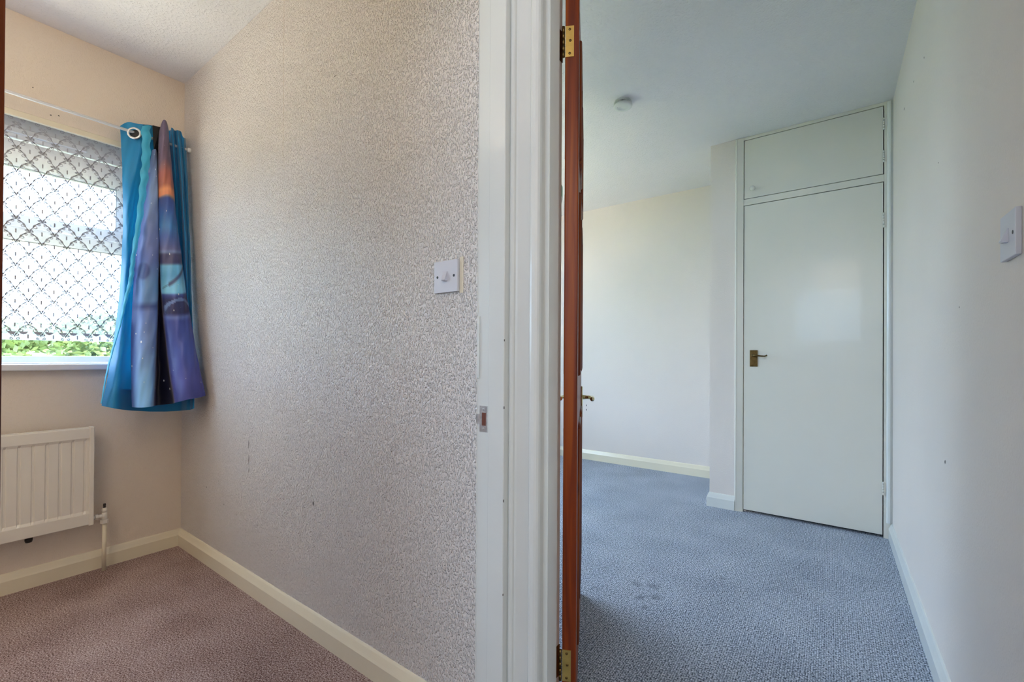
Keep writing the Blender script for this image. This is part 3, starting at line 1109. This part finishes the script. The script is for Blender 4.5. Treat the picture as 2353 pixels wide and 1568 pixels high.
bm = bmesh.new()        # thicker hem of the net with dense stitching
bx(bm, -.001, .001, NA, NB_, NZ0, NZ0 + .026)
obj('hem', bm, 'net_gauze', nc)
bm = bmesh.new()
k = NA
while k < NB_ - .03:
    for (dy, s_) in ((.0, 1), (.033, -1)):
        vs = [bm.verts.new((.005, k + dy + a_, NZ0 + .030 + b_)) for a_, b_ in ((0, .005), (.005, -.004), (.013, -.007), (.021, -.004), (.027, .005))]
        bm.faces.new(vs)
    k += PU
obj('hem_stitching', bm, 'net_thread', nc)

# ------------------------------------------------------------------ curtain rail and teal curtain
rl = empty('curtain_rail', (XW + .09, 0, 2.0245))
tag(rl, 'thin white curtain rail above the left window', 'curtain rail')
bm = bmesh.new()
tube(bm, [(0, -1.3, 0), (0, -.4, 0), (0, .849, 0)], .0065, 14)
obj('rod', bm, 'rail_white', rl, True)
bm = bmesh.new()
lathe(bm, [(0, .014), (.0105, .014), (.0115, .006), (.0115, 0), (0, 0)], 24, T(0, .857, 0) @ RX(PI / 2))
obj('end_socket', bm, 'rail_white', rl, True)
bm = bmesh.new()
bx(bm, -.09, .004, -1.22, -1.20, -.008, .008, .002)
obj('wall_bracket', bm, 'rail_white', rl)

LIN = [[(-2.687, 0.589, 2.048), (-2.637, 0.587, 1.373), (-2.577, 0.513, 0.76)], [(-2.677, 0.613, 2.074), (-2.597, 0.596, 1.37), (-2.517, 0.542, 0.75)], [(-2.652, 0.639, 2.073), (-2.617, 0.616, 1.375), (-2.567, 0.594, 0.734)], [(-2.627, 0.661, 2.069), (-2.647, 0.636, 1.382), (-2.607, 0.647, 0.722)], [(-2.657, 0.694, 2.088), (-2.677, 0.704, 1.396), (-2.627, 0.696, 0.713)], [(-2.697, 0.779, 2.111), (-2.677, 0.756, 1.405), (-2.617, 0.744, 0.709)], [(-2.627, 0.77, 2.101), (-2.607, 0.794, 1.403), (-2.567, 0.773, 0.712)], [(-2.657, 0.791, 2.104), (-2.607, 0.817, 1.407), (-2.537, 0.79, 0.715)], [(-2.627, 0.796, 2.099), (-2.537, 0.807, 1.398), (-2.467, 0.79, 0.723)], [(-2.652, 0.815, 2.108), (-2.557, 0.825, 1.403), (-2.447, 0.798, 0.725)], [(-2.637, 0.821, 2.076), (-2.537, 0.825, 1.401), (-2.417, 0.796, 0.73)], [(-2.662, 0.84, 2.086), (-2.547, 0.83, 1.403), (-2.407, 0.802, 0.736)]]
PRN = [[(-2.627, 0.695, 1.961), (-2.587, 0.623, 1.373), (-2.517, 0.602, 0.75)], [(-2.612, 0.699, 1.963), (-2.537, 0.652, 1.372), (-2.467, 0.618, 0.75)], [(-2.612, 0.706, 1.965), (-2.537, 0.696, 1.38), (-2.457, 0.654, 0.752)], [(-2.647, 0.719, 1.976), (-2.607, 0.717, 1.391), (-2.537, 0.696, 0.748)], [(-2.647, 0.724, 2.03), (-2.597, 0.718, 1.39), (-2.487, 0.742, 0.756)], [(-2.617, 0.719, 2.062), (-2.537, 0.708, 1.381), (-2.417, 0.734, 0.767)], [(-2.597, 0.728, 2.11), (-2.507, 0.741, 1.383), (-2.357, 0.766, 0.782)], [(-2.607, 0.746, 2.106), (-2.507, 0.77, 1.388), (-2.367, 0.816, 0.788)], [(-2.627, 0.759, 2.082), (-2.537, 0.795, 1.396), (-2.377, 0.837, 0.794)]]
RUF = [((-2.587, 0.643, 2.041), (-2.587, 0.676, 2.055)), ((-2.584, 0.645, 1.916), (-2.584, 0.677, 1.928)), ((-2.581, 0.638, 1.774), (-2.581, 0.666, 1.783)), ((-2.578, 0.624, 1.587), (-2.578, 0.646, 1.593)), ((-2.575, 0.607, 1.422), (-2.575, 0.624, 1.426)), ((-2.572, 0.598, 1.316), (-2.572, 0.615, 1.319)), ((-2.569, 0.583, 1.234), (-2.569, 0.596, 1.235)), ((-2.566, 0.564, 1.111), (-2.566, 0.573, 1.112)), ((-2.563, 0.544, 1.018), (-2.563, 0.552, 1.018)), ((-2.56, 0.522, 0.9), (-2.56, 0.528, 0.9)), ((-2.557, 0.506, 0.771), (-2.557, 0.511, 0.771))]


def cat(P, s):
    n = len(P) - 1
    i = min(int(s), n - 1)
    t = s - i
    p0, p1, p2, p3 = P[max(i - 1, 0)], P[i], P[i + 1], P[min(i + 2, n)]
    return .5 * ((2 * p1) + (p2 - p0) * t + (2 * p0 - 5 * p1 + 4 * p2 - p3) * t * t + (3 * p1 - p0 - 3 * p2 + p3) * t ** 3)


def sheet(cols, nu, nv, thick=.0015):
    """cloth between columns of three control points each (top, middle, bottom)"""
    G = []
    n = len(cols) - 1
    for j in range(nv + 1):
        t = j / nv
        w0, w1, w2 = (2 * (t - .5) * (t - 1)), (-4 * t * (t - 1)), (2 * t * (t - .5))
        base = [Vector(c[0]) * w0 + Vector(c[1]) * w1 + Vector(c[2]) * w2 for c in cols]
        row = []
        for i in range(nu * n + 1):
            s = i / nu
            v_ = cat(base, s)
            v_ = v_ + Vector((.0022 * math.sin(23 * t + s * 2.1) + .0015 * math.sin(57 * t + s * 5), 0, 0))
            row.append(v_)
        G.append(row)
    return G


def sheet_bm(G):
    bm = bmesh.new()
    V = [[bm.verts.new(q) for q in r] for r in G]
    for A, B in zip(V, V[1:]):
        for i in range(len(A) - 1): bm.faces.new((A[i], A[i + 1], B[i + 1], B[i]))
    return bm


cu = empty('curtain', (0, 0, 0))
tag(cu, 'teal satin eyelet curtain with a space print, bunched at the right end of the window', 'curtain')
G = sheet(LIN, 6, 80)
obj('lining', sheet_bm(G), 'teal_satin', cu, True)
# stitched bottom hem of the lining
Gh = [[q + Vector((.0022, 0, 0)) for q in r] for r in G[-7:]]
obj('hem', sheet_bm(Gh), 'teal_satin', cu, True)
# print
NUp, NVp = 14, 220
Gp = sheet(PRN, NUp, NVp)
bm = sheet_bm(Gp)
me_uv = bm.loops.layers.uv.new('UVMap')
col = bm.loops.layers.float_color.new('print')
bm.verts.ensure_lookup_table()


def lerp(a_, b_, t): return tuple(x + (y - x) * t for x, y in zip(a_, b_))


def ss(a_, b_, x):
    t = max(0, min(1, (x - a_) / (b_ - a_)))
    return t * t * (3 - 2 * t)


bandsR = [(0, (112, 100, 128)), (.12, (120, 98, 118)), (.16, (176, 106, 96)), (.20, (186, 112, 92)), (.215, (240, 160, 112)), (.235, (236, 150, 110)), (.245, (56, 76, 146)), (.28, (64, 92, 160)), (.34, (70, 128, 186)), (.38, (86, 104, 170)), (.425, (124, 110, 156)),
          (.435, (150, 150, 190)), (.445, (84, 74, 112)), (.475, (70, 62, 106)), (.485, (130, 190, 224)), (.52, (112, 172, 214)), (.565, (150, 206, 234)), (.585, (150, 206, 234)), (.592, (70, 80, 150)), (.61, (44, 46, 96)), (.66, (40, 42, 92)), (.675, (110, 116, 180)), (.69, (66, 74, 150)), (.8, (78, 88, 166)), (.92, (92, 84, 160)), (1, (70, 66, 134))]
bandsL = [(0, (130, 126, 160)), (.2, (150, 152, 188)), (.38, (120, 120, 172)), (.46, (108, 110, 166)), (.55, (116, 140, 182)), (.62, (126, 146, 190)), (.64, (60, 74, 130)), (.66, (116, 124, 180)), (.8, (142, 152, 196)), (.9, (160, 186, 224)), (1, (164, 196, 236))]


def band(B, t):
    for (a_, ca), (b_, cb) in zip(B, B[1:]):
        if t <= b_: return lerp(ca, cb, (t - a_) / (b_ - a_))
    return B[-1][1]


def pcol(s, t):
    # s runs 0..8 over the control columns, t 0..1 downwards
    if s < 2.3: c_ = band(bandsL, t)
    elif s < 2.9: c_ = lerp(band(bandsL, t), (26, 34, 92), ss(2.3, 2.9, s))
    elif s < 4.3: c_ = lerp((26, 34, 92), (16, 18, 46), ss(.6, .95, t))  # dark navy valley between the folds, near black lower down
    elif s < 4.8: c_ = lerp((22, 28, 80), band(bandsR, t - .012 * 0), ss(4.3, 4.8, s))
    else: c_ = band(bandsR, t - .016 * (s - 5) / 3 * ss(.15, .3, t) * (1 - ss(.3, .45, t)))
    if s < 1.0 and t > .1: c_ = lerp((70, 84, 160), c_, ss(-.2, 1.0, s))
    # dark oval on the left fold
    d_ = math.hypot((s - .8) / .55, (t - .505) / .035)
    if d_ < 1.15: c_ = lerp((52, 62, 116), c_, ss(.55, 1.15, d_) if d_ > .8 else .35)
    # slash on the pale band
    if s > 5 and .485 < t < .575:
        e_ = abs((t - .485) - (.085 - .026 * (s - 5)))
        c_ = lerp((60, 74, 118), c_, ss(.002, .012, e_ + (.006 if s < 5.6 else 0)))
    # rim line of a wheel arch
    if s > 5 and .6 < t < .68:
        d_ = math.hypot((s - 6.6) / 1.7, (t - .675) / .066)
        if abs(d_ - 1) < .08: c_ = lerp(c_, (150, 160, 205), .7)
    g_ = .04 * math.sin(9 * s + 14 * t) * math.sin(31 * t + 3 * s)
    return tuple(max(0, q * (1 + g_) * k_) for q, k_ in zip(c_, (.86, 1.03, 1.08) if t > .24 or s < 4.3 else (1, 1, 1)))


nn = len(Gp[0])
for f in bm.faces:
    for l in f.loops:
        idx = l.vert.index if l.vert.index >= 0 else 0
bm.verts.index_update()
for f in bm.faces:
    for l in f.loops:
        idx = l.vert.index
        j, i = divmod(idx, nn)
        s, t = i / NUp, j / NVp
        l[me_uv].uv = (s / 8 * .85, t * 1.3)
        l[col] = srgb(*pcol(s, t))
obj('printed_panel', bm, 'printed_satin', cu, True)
# gathered leading edge
bm = bmesh.new()
prevr = None
NR = 170
for k in range(NR + 1):
    s = k / NR * (len(RUF) - 1)
    a_ = cat([Vector(q[0]) for q in RUF], s)
    b_ = cat([Vector(q[1]) for q in RUF], s)
    wv = (b_ - a_).length
    row = []
    for q in range(7):
        t = q / 6
        pos = a_.lerp(b_, t)
        pos += Vector((.010 * math.sin(PI * t) + .25 * wv * math.sin(k * .62 + t * 2.2 + math.sin(k * .17)) * .5, (.07 * wv * math.sin(k * .8 + 1)) * (1 if q in (0, 6) else 0), .0))
        row.append(bm.verts.new(pos))
    if prevr:
        for q in range(6): bm.faces.new((prevr[q], prevr[q + 1], row[q + 1], row[q]))
    prevr = row
obj('gathered_edge', bm, 'ruffle_satin', cu, True)
# chrome eyelet with a dark bore
def eyelet(c, nrm, R_=.0235):
    q = Vector((0, 0, 1)).rotation_difference(Vector(nrm)).to_matrix().to_4x4()
    M_ = T(*c) @ q
    bm = bmesh.new()
    pr = [(R_ + .0045 * math.cos(a_), .003 * math.sin(a_)) for a_ in [2 * PI * k / 10 for k in range(11)]]
    lathe(bm, pr, 36, M_)
    e = obj('eyelet', bm, 'chrome', cu, True)
    bm = bmesh.new()
    lathe(bm, [(0, -.013), (R_ - .001, -.013), (R_ - .001, -.014), (0, -.014)], 28, M_)
    obj('eyelet_bore', bm, 'black_plastic', e)
eyelet((-2.627, 0.627, 2.014), (.80, -.60, .04))
# near-black patch at the header between the folds
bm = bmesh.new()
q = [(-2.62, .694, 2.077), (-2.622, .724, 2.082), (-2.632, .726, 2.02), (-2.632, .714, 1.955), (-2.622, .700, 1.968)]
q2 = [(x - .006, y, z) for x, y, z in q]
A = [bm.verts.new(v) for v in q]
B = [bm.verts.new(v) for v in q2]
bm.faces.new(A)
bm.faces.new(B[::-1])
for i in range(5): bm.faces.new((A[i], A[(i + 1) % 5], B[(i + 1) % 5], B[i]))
obj('header_patch', bm, 'black_plastic', cu)

# ------------------------------------------------------------------ outside: hedge and ground
struct(box('ground', -30, -3.2, -14, 26, -2.7, -2.6, 'pale_ground'), 'unseen ground outside, made pale to bounce light indoors')
hg = empty('hedge', (-8.0, 0, -2.6))
tag(hg, 'long bright green leafy hedge outside, seen under the net curtain', 'hedge')
def hz(y): return 1.18 + .14 * math.sin(1.9 * y) + .10 * math.sin(4.3 * y + 1) + .22 * ss(1.1, 1.9, y)
bm = bmesh.new()
rows_ = []
for i in range(121):
    y = -6 + 18 * i / 120
    t_ = hz(y) + 2.6
    rows_.append([bm.verts.new((x + .07 * math.sin(7 * y + 3 * x), y, z)) for x, z in ((-.7, 0), (-.75, t_ * .6), (-.5, t_ * .93), (0, t_), (.5, t_ * .93), (.7, t_ * .6), (.6, 0))])
for A, B in zip(rows_, rows_[1:]):
    for i in range(6): bm.faces.new((A[i], A[i + 1], B[i + 1], B[i]))
obj('hedge_body', bm, 'leaf', hg, True)
bm = bmesh.new()
for _ in range(26000):
    y = random.uniform(-6, 12) if random.random() < .5 else random.uniform(-1, 4)
    a_ = random.uniform(-.4, 1) ** 1 * PI / 2
    t_ = hz(y)
    c_ = Vector((.62 * math.cos(a_) + random.gauss(0, .05), y, 2.6 + t_ * (1 if a_ > 0 else 1) - .75 + .75 * math.sin(a_) + random.gauss(0, .06)))
    n_ = Vector((random.gauss(0, 1), random.gauss(0, 1), random.gauss(0, 1))).normalized()
    o_ = n_.orthogonal().normalized()
    s_ = random.uniform(.025, .06)
    bm.faces.new([bm.verts.new(c_ + q_) for q_ in (n_ * s_, o_ * s_ * .55, -n_ * s_, -o_ * s_ * .55)])
tag(obj('foliage', bm, 'leaf', hg), kind='stuff')
